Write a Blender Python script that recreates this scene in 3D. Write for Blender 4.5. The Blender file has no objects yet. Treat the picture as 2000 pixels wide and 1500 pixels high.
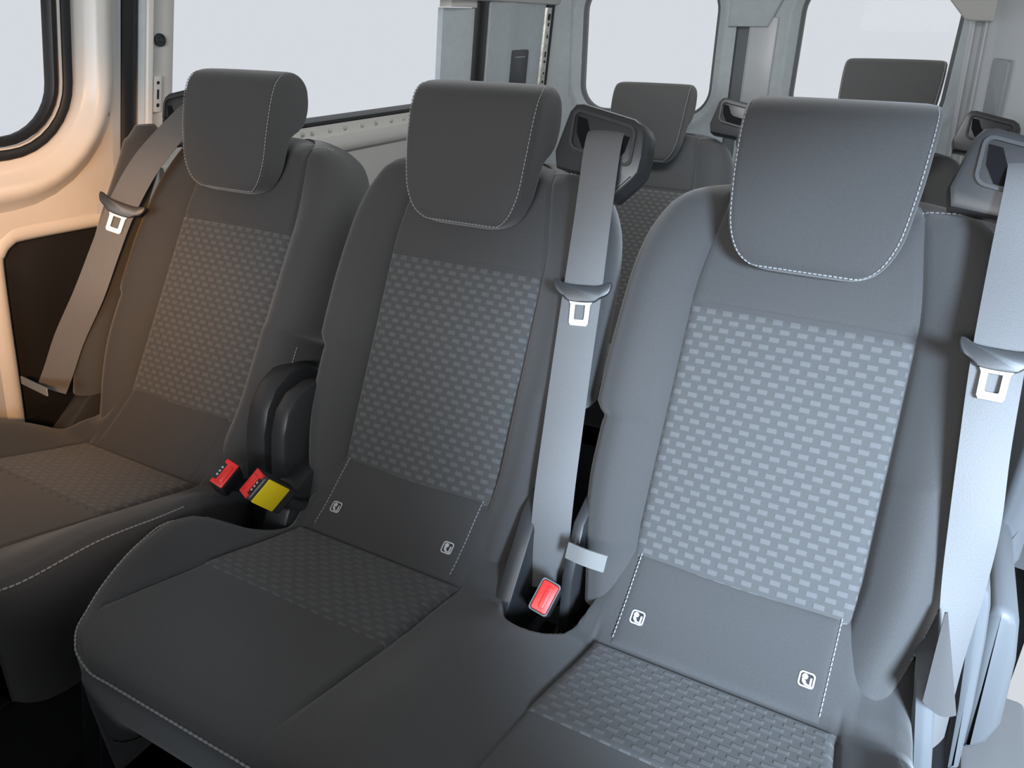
import bpy, bmesh, math
import numpy as np
from mathutils import Vector, Matrix

# ------------------------------------------------------------------ camera
SC = bpy.context.scene
CAM = np.array([0.5677, -0.7527, 1.1051]); YAW, PITCH, ROLL = [math.radians(a) for a in (28.413, 25.697, 0.582)]
FPX = 1466.3
def cam_axes():
    cy, sy, cp, sp = math.cos(YAW), math.sin(YAW), math.cos(PITCH), math.sin(PITCH)
    fwd = np.array([-sy*cp, cy*cp, -sp]); right = np.array([cy, sy, 0]); up = np.cross(right, fwd)
    cr, sr = math.cos(ROLL), math.sin(ROLL)
    return cr*right + sr*up, -sr*right + cr*up, fwd
CR, CU, CF = cam_axes()
cam = bpy.data.cameras.new('camera'); cam.sensor_width = 36; cam.lens = FPX/2000*36; cam.clip_start = .02
co = bpy.data.objects.new('camera', cam); SC.collection.objects.link(co)
m = Matrix.Identity(4)
for i in range(3):
    m[i][0] = CR[i]; m[i][1] = CU[i]; m[i][2] = -CF[i]; m[i][3] = CAM[i]
co.matrix_world = m; SC.camera = co

# ------------------------------------------------------------------ world, lights, exposure
W = bpy.data.worlds.new('overcast_sky'); SC.world = W; W.use_nodes = True
bg = W.node_tree.nodes['Background']; bg.inputs[0].default_value = (.665, .70, .75, 1); bg.inputs[1].default_value = 1.0
SC.view_settings.view_transform = 'Standard'; SC.view_settings.look = 'None'
SC.view_settings.exposure = 0; SC.view_settings.gamma = 1; SC.view_settings.use_curve_mapping = False

def aim(o, target):
    d = Vector(target) - o.location
    o.rotation_euler = d.to_track_quat('-Z', 'Y').to_euler()
def spot(name, loc, target, energy, color, size, blend, radius):
    l = bpy.data.lights.new(name, 'SPOT'); l.energy = energy; l.color = color; l.spot_size = math.radians(size)
    l.spot_blend = blend; l.shadow_soft_size = radius
    o = bpy.data.objects.new(name, l); SC.collection.objects.link(o); o.location = loc; aim(o, target); return o
def area(name, loc, target, energy, color, sx, sy, spread=180):
    l = bpy.data.lights.new(name, 'AREA'); l.energy = energy; l.color = color; l.shape = 'RECTANGLE'; l.size = sx; l.size_y = sy
    l.spread = math.radians(spread)
    o = bpy.data.objects.new(name, l); SC.collection.objects.link(o); o.location = loc; aim(o, target); return o
# added warm fill by the roof edge, no such lamp known, aimed at far wall
spot('warm_wall_fill', (.72, -.98, 1.30), (-.80, -.03, .68), 760, (1.0, .50, .18), 32, 1.0, .12)
# cool daylight through the open sliding door on the right
spot('door_daylight', (1.75, -1.75, 1.45), (.70, -.07, .56), 1200, (.63, .80, 1.0), 34, 1.0, .30)
# daylight through the windscreen, behind the camera
area('windscreen_daylight', (.55, -2.3, 1.32), (.2, 1.0, .85), 54, (.96, .98, 1.0), 1.5, .5)
# added fill light over the gap between the two rows, no lamp known there
area('row_gap_fill', (.12, .72, 1.42), (.12, .88, .5), 8, (.95, .99, 1.0), .5, .3)

# ------------------------------------------------------------------ helpers
COL = SC.collection
def ray(px): return CF + CR*(px[0]-1000)/FPX - CU*(px[1]-750)/FPX
def on_plane(px, P, n):
    d = ray(px); P = np.array(P, float); n = np.array(n, float); return CAM + d*(((P-CAM) @ n)/(d @ n))
def at_y(px, Y): return on_plane(px, (0, Y, 0), (0, 1, 0))
def at_x(px, X): return on_plane(px, (X, 0, 0), (1, 0, 0))
def at_z(px, Z): return on_plane(px, (0, 0, Z), (0, 0, 1))
def lerp(a, b, t): return a + (b-a)*t
def sstep(a, b, x):
    t = min(1, max(0, (x-a)/(b-a))); return t*t*(3-2*t)
def spl(xs, ys):
    xs = list(xs); ys = list(ys); n = len(xs)
    h = [xs[i+1]-xs[i] for i in range(n-1)]; d = [(ys[i+1]-ys[i])/h[i] for i in range(n-1)]
    mm = [d[0]] + [0 if d[i-1]*d[i] <= 0 else 2*d[i-1]*d[i]/(d[i-1]+d[i]) for i in range(1, n-1)] + [d[-1]]
    def f(x):
        if x <= xs[0]: return ys[0]
        if x >= xs[-1]: return ys[-1]
        i = 0
        while x > xs[i+1]: i += 1
        t = (x-xs[i])/h[i]; t2 = t*t; t3 = t2*t
        return (2*t3-3*t2+1)*ys[i]+(t3-2*t2+t)*h[i]*mm[i]+(-2*t3+3*t2)*ys[i+1]+(t3-t2)*h[i]*mm[i+1]
    return f
def curve(pts, n):
    """Catmull-Rom through points"""
    P = [np.array(p, float) for p in pts]; P = [2*P[0]-P[1]] + P + [2*P[-1]-P[-2]]; out = []
    segs = len(P)-3
    for i in range(segs):
        for k in range(n):
            t = k/n; a, b, c, d = P[i:i+4]
            out.append(.5*((2*b)+(c-a)*t+(2*a-5*b+4*c-d)*t*t+(3*b-a-3*c+d)*t**3))
    out.append(P[-2]); return out

class MB:
    def __init__(s): s.v = []; s.f = []; s.mi = []; s.uv = {}
    def grid(s, P, closed=False, mi=0, uv=None, flip=False):
        nr, nc = len(P), len(P[0]); o = len(s.v)
        for r in range(nr):
            for c in range(nc):
                s.v.append(tuple(P[r][c]))
                if uv: s.uv[len(s.v)-1] = uv[r][c]
        for r in range(nr-1):
            for c in range(nc if closed else nc-1):
                a, b = o+r*nc+c, o+r*nc+(c+1) % nc
                q = (a, b, b+nc, a+nc); s.f.append(q[::-1] if flip else q); s.mi.append(mi)
        return o
    def loft(s, loops, caps=True, mi=0, flip=False):
        o = s.grid(loops, True, mi, None, flip); n = len(loops[0])
        if caps:
            for k, base in ((0, o), (1, o+(len(loops)-1)*n)):
                c = len(s.v); s.v.append(tuple(np.mean([s.v[base+i] for i in range(n)], axis=0)))
                for i in range(n):
                    t = (base+i, base+(i+1) % n, c)
                    s.f.append(t[::-1] if (k == 0) != flip else t); s.mi.append(mi)
    def tube(s, pts, r, n=6, mi=0):
        pts = [np.array(p, float) for p in pts]; loops = []; ref = None
        for i, p in enumerate(pts):
            t = pts[min(i+1, len(pts)-1)]-pts[max(i-1, 0)]; t = t/(np.linalg.norm(t)+1e-12)
            if ref is None: ref = np.array([0, 0, 1.]) if abs(t[2]) < .9 else np.array([1., 0, 0])
            a = np.cross(t, ref); a /= np.linalg.norm(a); b = np.cross(t, a); ref = np.cross(a, t)
            rr = r[i] if isinstance(r, (list, tuple)) else r
            loops.append([p+rr*(math.cos(q)*a+math.sin(q)*b) for q in [2*math.pi*k/n for k in range(n)]])
        s.loft(loops, mi=mi)
    def ribbon(s, pts, wv, th, mi=0, nw=1, bow=0):
        """flat strap: wv[i] full width vector at point i; slightly rounded section"""
        pts = [np.array(p, float) for p in pts]; loops = []
        for i, p in enumerate(pts):
            t = pts[min(i+1, len(pts)-1)]-pts[max(i-1, 0)]; t /= np.linalg.norm(t)
            w = np.array(wv[i] if isinstance(wv, list) else wv, float); nn = np.cross(t, w); nn /= np.linalg.norm(nn)
            L = []; K = 8
            for k in range(K+1):
                q = -.5+k/K; L.append(p+w*q+nn*(th/2+bow*(1-4*q*q)))
            for k in range(K, -1, -1):
                q = -.5+k/K; L.append(p+w*q+nn*(-th/2+bow*(1-4*q*q)))
            loops.append(L)
        s.loft(loops, mi=mi)
    def bm(s, b, M=None, mi=0):
        o = len(s.v); b.verts.index_update()
        for v in b.verts: s.v.append(tuple((M @ v.co) if M is not None else v.co))
        for f in b.faces: s.f.append([o+v.index for v in f.verts]); s.mi.append(mi)
        b.free()
    def box(s, c, size, bev=.004, rot=None, mi=0, seg=2):
        b = bmesh.new(); bmesh.ops.create_cube(b, size=1)
        for v in b.verts: v.co = Vector((v.co.x*size[0], v.co.y*size[1], v.co.z*size[2]))
        if bev: bmesh.ops.bevel(b, geom=list(b.edges), offset=min(bev, min(size)*.49), segments=seg, profile=.5, affect='EDGES')
        M = Matrix.Translation(Vector(c)) @ (rot.to_4x4() if rot is not None else Matrix.Identity(4)); s.bm(b, M, mi)
    def prism(s, outline, frame, d0, d1, bev=0, mi=0):
        """outline 2D -> frame(a,b,d) world point; solid between depth d0 and d1"""
        b = bmesh.new(); n = len(outline)
        A = [b.verts.new((p[0], p[1], d0)) for p in outline]; B = [b.verts.new((p[0], p[1], d1)) for p in outline]
        b.faces.new(A[::-1]); b.faces.new(B)
        for i in range(n): b.faces.new((A[i], A[(i+1) % n], B[(i+1) % n], B[i]))
        bmesh.ops.recalc_face_normals(b, faces=b.faces)
        if bev:
            es = [e for e in b.edges if abs(e.verts[0].co.z-e.verts[1].co.z) < 1e-9]
            bmesh.ops.bevel(b, geom=es, offset=bev, segments=2, profile=.5, affect='EDGES')
        for v in b.verts: v.co = Vector(frame(*v.co))
        s.bm(b, None, mi)
    def build(s, name, mats, parent=None, angle=45, kind=None):
        me = bpy.data.meshes.new(name)
        off = np.zeros(3)
        if parent is not None:
            off = np.array(ORIG.get(parent.name, (0, 0, 0)), float)
        me.from_pydata([tuple(np.array(v)-off) for v in s.v], [], s.f)
        if s.uv:
            l = me.uv_layers.new(name='UVMap')
            for lp in me.loops: l.data[lp.index].uv = s.uv.get(lp.vertex_index, (0, 0))
        for k in (mats if isinstance(mats, (list, tuple)) else [mats]): me.materials.append(MAT[k])
        me.polygons.foreach_set('material_index', s.mi); me.polygons.foreach_set('use_smooth', [True]*len(me.polygons))
        b = bmesh.new(); b.from_mesh(me); bmesh.ops.recalc_face_normals(b, faces=b.faces); b.to_mesh(me); b.free()
        me.set_sharp_from_angle(angle=math.radians(angle)); me.update()
        o = bpy.data.objects.new(name, me); COL.objects.link(o)
        if parent is not None:
            o.parent = parent; ORIG[o.name] = tuple(off)
        else: ORIG[o.name] = (0, 0, 0)
        if kind: o['kind'] = kind
        return o
ORIG = {}
def tag(o, label=None, cat=None, group=None, kind=None):
    if label: o['label'] = label
    if cat: o['category'] = cat
    if group: o['group'] = group
    if kind: o['kind'] = kind
    return o
def thing(name, loc, label, cat, group=None):
    o = bpy.data.objects.new(name, None); COL.objects.link(o); o.location = loc; o.empty_display_size = .05
    ORIG[o.name] = tuple(loc); return tag(o, label, cat, group)
def frame3(O, A, B, Dn):
    O, A, B, Dn = [np.array(q, float) for q in (O, A, B, Dn)]
    return lambda a, b, d: tuple(O+A*a+B*b+Dn*d)
def rrect(w, h, r, n=5, cx=0, cy=0):
    out = []
    for sx, sy, a0 in ((1, 1, 0), (-1, 1, 90), (-1, -1, 180), (1, -1, 270)):
        for k in range(n+1):
            a = math.radians(a0+90*k/n); out.append((cx+sx*(w/2-r)+r*math.cos(a), cy+sy*(h/2-r)+r*math.sin(a)))
    return out

# ------------------------------------------------------------------ materials
MAT = {}
def mat(name, color, rough=.6, metal=0, noise=0, nscale=200, bump=0, sheen=0, spec=.5):
    M = bpy.data.materials.new(name); M.use_nodes = True; nt = M.node_tree; b = nt.nodes['Principled BSDF']
    b.inputs['Base Color'].default_value = (*color, 1); b.inputs['Roughness'].default_value = rough; b.inputs['Metallic'].default_value = metal
    b.inputs['Specular IOR Level'].default_value = spec
    if sheen: b.inputs['Sheen Weight'].default_value = sheen; b.inputs['Sheen Roughness'].default_value = .5
    if noise or bump:
        tc = nt.nodes.new('ShaderNodeTexCoord'); nz = nt.nodes.new('ShaderNodeTexNoise'); nz.inputs['Scale'].default_value = nscale
        nz.inputs['Detail'].default_value = 3; nt.links.new(tc.outputs['Object'], nz.inputs['Vector'])
        if noise:
            mr = nt.nodes.new('ShaderNodeMapRange'); mr.inputs[1].default_value = .3; mr.inputs[2].default_value = .7
            mr.inputs[3].default_value = 1-noise; mr.inputs[4].default_value = 1+noise; nt.links.new(nz.outputs['Fac'], mr.inputs[0])
            mx = nt.nodes.new('ShaderNodeVectorMath'); mx.operation = 'SCALE'; mx.inputs[0].default_value = color
            nt.links.new(mr.outputs[0], mx.inputs['Scale']); nt.links.new(mx.outputs[0], b.inputs['Base Color'])
        if bump:
            bp = nt.nodes.new('ShaderNodeBump'); bp.inputs['Strength'].default_value = bump; bp.inputs['Distance'].default_value = .001
            nt.links.new(nz.outputs['Fac'], bp.inputs['Height']); nt.links.new(bp.outputs[0], b.inputs['Normal'])
    MAT[name] = M; return M
FAB = (.058, .057, .057)
mat('fabric', FAB, .85, 0, .10, 900, .25, .25, .2)
mat('plastic_black', (.034, .035, .037), .38, 0, 0, 300, .05)
mat('plastic_grey', (.34, .36, .38), .5, 0, 0, 300, .05)
mat('stitch', (.27, .27, .27), .8)
mat('plastic_mid', (.13, .14, .15), .5)
mat('tag_silver', (.5, .5, .5), .5)
mat('rubber', (.014, .015, .018), .5)
mat('paint', (.72, .69, .65), .32, 0, .02, 6)
mat('paint_cool', (.62, .64, .66), .35, 0, .03, 8)
mat('trim_grey', (.58, .63, .65), .6, 0, .04, 40)
mat('card', (.013, .013, .014), .5)
mat('void', (.009, .009, .010), .9, spec=.1)
mat('trim_dark', (.16, .175, .18), .6)
mat('metal', (.52, .51, .48), .5, 1)
mat('galvanised', (.75, .74, .66), .42, .5, .25, 60, .3)
mat('red', (.80, .035, .03), .35)
mat('yellow', (.80, .58, .01), .5)
mat('webbing', (.12, .12, .122), .62, 0, .05, 700, .3)
mat('white', (.8, .8, .8), .5)
mat('strap', (.30, .31, .31), .7)
mat('carpet', (.018, .019, .022), .95, 0, .3, 400, .6)
mat('headliner', (.62, .61, .58), .8, 0, .03, 200)
mat('dark_metal', (.02, .021, .026), .45, .2)
mat('sill_white', (.28, .29, .30), .4)

def pattern_mat():
    M = bpy.data.materials.new('fabric_pattern'); M.use_nodes = True; nt = M.node_tree; N = nt.nodes; L = nt.links; b = N['Principled BSDF']
    b.inputs['Roughness'].default_value = .75; b.inputs['Specular IOR Level'].default_value = .25
    b.inputs['Sheen Weight'].default_value = .25; b.inputs['Sheen Roughness'].default_value = .5
    def mth(op, a, c=None):
        n = N.new('ShaderNodeMath'); n.operation = op
        for i, q in enumerate((a, c)):
            if q is None: continue
            if isinstance(q, (int, float)): n.inputs[i].default_value = q
            else: L.new(q, n.inputs[i])
        return n.outputs[0]
    uv = N.new('ShaderNodeUVMap'); uv.uv_map = 'UVMap'; sp = N.new('ShaderNodeSeparateXYZ'); L.new(uv.outputs[0], sp.inputs[0])
    PV, PU = .0108, .0205
    v = mth('DIVIDE', sp.outputs[1], PV); row = mth('FLOOR', v); fv = mth('FRACT', v)
    u = mth('ADD', mth('DIVIDE', sp.outputs[0], PU), mth('MULTIPLY', mth('MODULO', row, 2), .5)); fu = mth('FRACT', mth('ADD', u, 50))
    def band(x, c, h, e):
        d = mth('ABSOLUTE', mth('SUBTRACT', x, c)); n = N.new('ShaderNodeMapRange'); n.interpolation_type = 'SMOOTHSTEP'
        n.inputs[1].default_value = h-e; n.inputs[2].default_value = h+e; n.inputs[3].default_value = 1; n.inputs[4].default_value = 0
        L.new(d, n.inputs[0]); return n.outputs[0]
    mask = mth('MULTIPLY', band(fu, .5, .285, .05), band(fv, .5, .285, .08))
    w1 = mth('SINE', mth('MULTIPLY', sp.outputs[0], 2*math.pi/.0016)); w2 = mth('SINE', mth('MULTIPLY', sp.outputs[1], 2*math.pi/.0016))
    weave = mth('MULTIPLY', w1, w2)
    tc = N.new('ShaderNodeTexCoord'); nz = N.new('ShaderNodeTexNoise'); nz.inputs['Scale'].default_value = 700; L.new(tc.outputs['Object'], nz.inputs['Vector'])
    f = mth('ADD', mth('MULTIPLY', mask, .80), mth('MULTIPLY', mth('SUBTRACT', nz.outputs['Fac'], .5), .35))
    f = mth('ADD', f, mth('MULTIPLY', weave, .05))
    mx = N.new('ShaderNodeMix'); mx.data_type = 'RGBA'; mx.inputs[6].default_value = (.066, .066, .066, 1); mx.inputs[7].default_value = (.110, .110, .111, 1)
    L.new(f, mx.inputs[0]); L.new(mx.outputs[2], b.inputs['Base Color'])
    bp = N.new('ShaderNodeBump'); bp.inputs['Strength'].default_value = .5; bp.inputs['Distance'].default_value = .0012
    L.new(mth('ADD', mask, mth('MULTIPLY', weave, .15)), bp.inputs['Height']); L.new(bp.outputs[0], b.inputs['Normal'])
    MAT['fabric_pattern'] = M
pattern_mat()
def glass_mat():
    M = bpy.data.materials.new('glass'); M.use_nodes = True; nt = M.node_tree; nt.nodes.clear()
    o = nt.nodes.new('ShaderNodeOutputMaterial'); t = nt.nodes.new('ShaderNodeBsdfTransparent'); g = nt.nodes.new('ShaderNodeBsdfGlossy')
    t.inputs[0].default_value = (1, 1, 1, 1); g.inputs['Roughness'].default_value = .02; g.inputs[0].default_value = (1, 1, 1, 1)
    x = nt.nodes.new('ShaderNodeMixShader'); x.inputs[0].default_value = .0006
    nt.links.new(t.outputs[0], x.inputs[1]); nt.links.new(g.outputs[0], x.inputs[2]); nt.links.new(x.outputs[0], o.inputs[0]); MAT['glass'] = M
glass_mat()

# ------------------------------------------------------------------ the van shell
ZF = 0.02
XL = lambda z: -.80 + .1*(z-.9)          # inner face of the left wall
def wl(y, z, d=0): return (XL(z)+d, y, z)   # d > 0 towards the cabin
LEAN = .17
def strip(mb, prof, z0, z1, lean, nz=8, mi=0):
    """vertical strip of the left wall: prof [(y, depth)], y given at z=.92, leaning with height"""
    P = []
    for k in range(nz+1):
        z = lerp(z0, z1, k/nz); P.append([wl(y+lean*(z-.92), z, d) for y, d in prof])
    mb.grid(P, mi=mi)

fl = MB(); fl.box((0, .2, ZF-.02), (1.75, 4.0, .04), 0); floor = fl.build('floor', 'carpet'); tag(floor, 'dark carpeted cabin floor below the seats', None, None, 'structure')
for (xa, ya, yb) in ((-.42, -1.2, .4), (-.66, -1.2, .4), (-.12, -1.2, .4), (.12, -1.2, .4)):
    t = MB(); t.box((xa, (ya+yb)/2, ZF+.006), (.035, yb-ya, .012), .003); t.build('seat_rail', 'dark_metal', floor)

# outer skin of the left side, seen only between panels
sk = MB()
P = [[(XL(z)-.09, y, z) for y in (-1.6, -.8, -.78)] for z in (ZF, .5, 1.3)]
sk.grid(P)
P = [[(XL(z)-.09, y, z) for y in (-1.6, 0, 1, 2.1)] for z in (ZF, .4, .82)]
sk.grid(P)
wall_left = sk.build('wall_left', 'dark_metal'); tag(wall_left, 'left side wall of the van with cream painted panels', None, None, 'structure')

def window_rings(mb, cy, cz, w, h, r, rings, place, mi=0, n=8, bounds=None, flip=False):
    L = []
    for off, d in rings:
        o = rrect(w+2*off, h+2*off, max(r+off, .004), n, cy, cz)
        if bounds and off > .5*bounds[4]:
            o = [(min(max(a, bounds[0]), bounds[1]), min(max(b, bounds[2]), bounds[3])) for a, b in o]
        L.append([place(a, b, d) for a, b in o])
    mb.grid(L, True, mi, flip=flip)

# --- front left window and the painted panel round it
Y1, Z1, R1 = .113, .895, .11
WW, WH = .80, .62
CY, CZ = Y1-WW/2, Z1+WH/2
def wl2(a, b, d): return wl(a+LEAN*(b-1.0)*.9, b, d)
pn = MB()
window_rings(pn, CY, CZ, WW, WH, R1, [(-.004, -.03), (0, -.010), (.006, .0), (.022, .002), (.030, .006), (.040, .020), (.050, .028), (.060, .0285), (.072, .020), (.082, .008), (.09, .004)], wl2)
window_rings(pn, CY, CZ, WW, WH, R1, [(.09, .004), (.16, .003), (.5, .002), (1.2, .002)], wl2, bounds=(-1.4, .196, .775, 1.55, .2))
pn.build('door_panel', 'paint', wall_left)
sl = MB()
window_rings(sl, CY, CZ, WW, WH, R1, [(-.030, -.02), (-.030, -.008), (-.024, -.001), (-.017, -.001), (-.014, -.008)], wl2)
window_rings(sl, CY, CZ, WW, WH, R1, [(-.010, -.008), (-.009, .003), (-.003, .007), (.005, .006), (.008, -.002)], wl2)
sl.build('window_seal', 'rubber', wall_left)
sl = MB(); window_rings(sl, CY, CZ, WW, WH, R1, [(-.0135, -.008), (-.0135, .001), (-.0105, .001), (-.0105, -.008)], wl2); sl.build('seal_lip', 'paint', wall_left)
g = MB(); o = rrect(WW-.03, WH-.03, R1-.01, 8, CY, CZ); g.prism(o, wl2, -.03, -.026); g.build('window_1', 'glass', None); 
tag(bpy.data.objects['window_1'], 'front left side window with rounded lower corner', None, None, 'structure')

# lower door panel: painted frame and the dark recessed card
lp = MB()
P = []
for z, d in ((.776, .002), (.765, .003), (.757, .002)): P.append([wl(y, z, d) for y in (-1.4, -.07, .0, .1, .215)])
lp.grid(P); lp.build('panel_ledge', 'paint', wall_left)
ow = []
card = [(-.094, .40), (-.085, .45), (-.062, .70), (-.055, .725), (-.04, .740), (-.015, .746), (.11, .742), (.23, .736), (.23, .40)]
def wll(a, b, d): return wl(a, b, d)
cd = MB(); cd.prism(card, wll, -.045, -.022, .003); cd.build('door_card', 'card', wall_left)
# painted rim that runs over and down the front of the card
rim_c = [(-.098, .40), (-.092, .45), (-.070, .70), (-.060, .735), (-.04, .753), (-.012, .758), (.11, .754), (.235, .748)]
rm = MB(); rim = curve([(a, b, 0) for a, b in rim_c], 6); loops = []
for i, p in enumerate(rim):
    t = rim[min(i+1, len(rim)-1)]-rim[max(i-1, 0)]; t /= np.linalg.norm(t); nn = np.array([-t[1], t[0], 0])
    L = []
    for off, d in ((-.012, -.03), (-.010, -.004), (-.004, .004), (.004, .006), (.014, .004), (.022, -.002), (.026, -.05)):
        q = p+nn*off; L.append(wl(q[0], q[1], d))
    loops.append(L)
rm.grid(loops); rm.build('card_rim', 'paint', wall_left)
bk = MB(); bk.prism([(-1.4, .05), (-.10, .05), (-.10, .40), (-.09, .5), (-.08, .70), (-.09, .757), (-1.4, .757)], wll, -.05, -.03); bk.build('front_card', 'card', wall_left)
bk = MB(); bk.prism([(-.12, .03), (1.95, .03), (1.95, .40), (-.12, .40)], wll, -.06, -.03); bk.build('lower_card', 'card', wall_left)

# --- pillar strips between the windows
ps = MB(); strip(ps, [(.150, .003), (.196, .003), (.2015, .001), (.203, -.03)], .72, 1.5, LEAN); ps.build('pillar_flange', 'paint_cool', wall_left)
ps = MB(); strip(ps, [(.201, -.035), (.204, -.012), (.212, -.004), (.225, -.001), (.236, -.004), (.2435, -.012), (.246, -.035)], .72, 1.5, LEAN); ps.build('pillar_seal', 'rubber', wall_left)
ps = MB(); strip(ps, [(.2455, -.035), (.247, -.010), (.253, -.006), (.256, -.003)], .5, 1.5, LEAN); ps.build('pillar_edge', 'trim_grey', wall_left)
ps = MB(); strip(ps, [(.2555, -.01), (.257, -.002), (.262, .004), (.268, .005), (.272, .001), (.276, -.003), (.30, -.003), (.318, -.003), (.3225, -.006), (.324, -.04)], .5, 1.5, LEAN); ps.build('pillar_panel', 'paint', wall_left)
def wl_px(px, d=0):
    n = np.array([1, 0, -.1]); P0 = np.array([-.80+d, 0, .9]); return on_plane(px, P0, n)
# slots, round plug and slotted plate on the pillar
for (px, w, h) in (((210, 26), .006, .020), ((210, 221), .006, .010)):
    c = wl_px(px, .008); s = MB(); s.prism(rrect(w, h, .0015, 3), lambda a, b, d: (c[0]+d+.1*b, c[1]+a+.15*b, c[2]+b), -.001, .0012); s.build('pillar_slot', 'rubber', wall_left)
c = wl_px((312, 78), -.002); s = MB()
s.loft([[(c[0]+d, c[1]+r*math.cos(t), c[2]+r*math.sin(t)) for t in [2*math.pi*k/24 for k in range(24)]] for r, d in ((.0118, -.002), (.0118, .003), (.0105, .005), (.0085, .005), (.0075, .003), (.005, .003), (.004, .005), (.001, .005))])
s.build('round_plug', 'plastic_black', wall_left)
c = wl_px((305, 184), -.002); s = MB(); fr = lambda a, b, d: (c[0]+d+.1*b, c[1]+a+LEAN*b, c[2]+b)
s.prism(rrect(.019, .066, .004, 4), fr, -.002, .005, .0015)
for (a, b, w, h) in ((0, .021, .006, .006), (0, .0, .004, .018), (0, -.020, .006, .007)): s.prism(rrect(w, h, min(w, h)*.4, 3, a, b), fr, .004, .0058, 0, 1)
s.build('slotted_plate', ['paint', 'rubber'], wall_left)

# --- the long left window and what frames it
Y2a, Y2b, Z2 = .345, 1.372, .876
g = MB(); g.prism([(Y2a-.05, Z2-.02), (Y2b+.02, Z2-.02), (Y2b+.02, 1.5), (Y2a+.02, 1.5)], wl, -.062, -.057); o = g.build('window_2', 'glass'); tag(o, 'long left side window behind the first two headrests', None, None, 'structure')
s = MB()
P = [[wl(y, z, d) for y in np.linspace(.28, 1.62, 12)] for z, d in ((.864, -.07), (.868, -.012), (.871, -.006), (.876, -.008), (.878, -.02), (.879, -.07))]
s.grid(P); s.build('sill_seal', 'rubber', wall_left)
s = MB(); P = [[wl(y, z, d) for y in np.linspace(.28, 1.62, 12)] for z, d in ((.866, -.03), (.865, -.012), (.858, -.010), (.840, -.008), (.836, -.004))]
s.grid(P); sf = s.build('sill_flange', 'paint', wall_left)
for y in (.40, .55, .70, .735, .80, .86, .93, .99, 1.06, 1.12, 1.2):
    c = wl(y, .851, -.008); s = MB(); s.box(c, (.008, .012, .010), .003); s.build('sill_clip', 'galvanised', sf)
s = MB(); P = [[wl(y, z, d) for y in np.linspace(.28, 1.62, 12)] for z, d in ((.837, -.006), (.832, .006), (.815, .010), (.80, .009), (.795, .004), (.793, -.004), (.75, -.006), (.60, -.008), (.38, -.01))]
s.grid(P); s.build('side_panel', 'paint', wall_left)
# rear upright of the window: reveal, seal, grey trim
LR = .0
s = MB(); strip(s, [(1.374, -.075), (1.376, -.058), (1.40, -.05), (1.45, -.03), (1.492, -.014)], .86, 1.145, LR); s.build('window_reveal', 'trim_grey', wall_left)
s = MB(); strip(s, [(1.36, -.06), (1.362, -.02), (1.42, -.012), (1.495, -.008)], 1.146, 1.25, LR); s.build('window_header', 'paint', wall_left)
s = MB(); strip(s, [(1.488, -.025), (1.492, -.006), (1.505, .003), (1.525, .005), (1.545, .003), (1.556, -.006)], .80, 1.185, LR); s.build('upright_seal', 'rubber', wall_left)
s = MB(); strip(s, [(1.552, -.010), (1.560, .002), (1.62, .003), (1.665, .008), (1.69, .011), (1.72, .007), (1.76, .003), (1.84, .002), (1.90, .001), (1.95, .0), (1.965, -.004)], .40, 1.4, LR, 10); tr = s.build('rear_trim', 'trim_grey', wall_left)
c = wl(1.79, .955, .0)
def slotf(a, b, d): return wl(1.776+a, .945+b, d)
s = MB(); s.prism(rrect(.130, .15, .010, 4), slotf, -.002, .0085, .002); s.prism(rrect(.075, .005, .002, 3, 0, .052), slotf, .008, .011, .0008, 1)
s.build('belt_slot', ['plastic_black', 'plastic_grey'], wall_left)
s = MB(); strip(s, [(1.952, -.006), (1.957, .006), (1.975, .008), (1.993, .007), (1.998, -.004)], .78, 1.155, LR, 20); mst = s.build('perforated_strip', 'galvanised', wall_left)
for z, w, h in ((1.125, .020, .022), (1.10, .012, .012), (1.06, .010, .012), (1.0, .012, .020), (.975, .014, .008), (.935, .010, .008), (.905, .012, .010), (.89, .016, .006)):
    s = MB(); s.prism(rrect(w, h, min(w, h)*.3, 3, 1.976, z), wl, .006, .0085); s.build('strip_hole', 'rubber', mst)
s = MB(); strip(s, [(1.996, -.02), (1.999, .003), (2.02, .004), (2.03, -.02)], .6, 1.17, LR); s.build('corner_seal', 'rubber', wall_left)

# --- rear wall: two doors with windows
YR = 2.05
def rw(a, b, d): return (a, YR-d, b)
s = MB(); s.grid([[rw(x, z, d) for x, d in ((-.90, .03), (-.80, .028), (-.76, .02), (-.735, .012), (-.71, .012))] for z in np.linspace(ZF, 1.5, 6)]); wr = s.build('wall_rear', 'trim_grey'); tag(wr, 'rear corner pillar beside the back doors', None, None, 'structure')
def rear_door(name, x0, x1, wx0, wx1, label):
    s = MB(); cx, cz, w, h, r = (wx0+wx1)/2, (.80+1.245)/2, wx1-wx0, .445, .10
    window_rings(s, cx, cz, w, h, r, [(-.006, -.035), (-.004, -.006), (.0, .0), (.010, .004), (.016, .012), (.030, .014), (.036, .010), (.05, .010)], rw)
    window_rings(s, cx, cz, w, h, r, [(.05, .010), (.10, .010), (.8, .010)], rw, bounds=(x0, x1, ZF+.02, 1.42, .12))
    d = s.build(name, 'trim_grey'); tag(d, label, None, None, 'structure')
    s = MB(); window_rings(s, cx, cz, w, h, r, [(-.016, -.034), (-.015, -.016), (-.008, -.010), (-.003, -.010), (-.002, -.02)], rw); s.build('window_seal', 'trim_dark', d)
    s = MB(); s.prism(rrect(w-.01, h-.01, r, 8, cx, cz), rw, -.034, -.03); s.build('window_pane', 'glass', d)
    return d
d1 = rear_door('door_1', -.715, -.105, -.675, -.165, 'left rear door with a rounded window')
d2 = rear_door('door_2', -.062, .60, .088, .562, 'right rear door with a rounded window')
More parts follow.
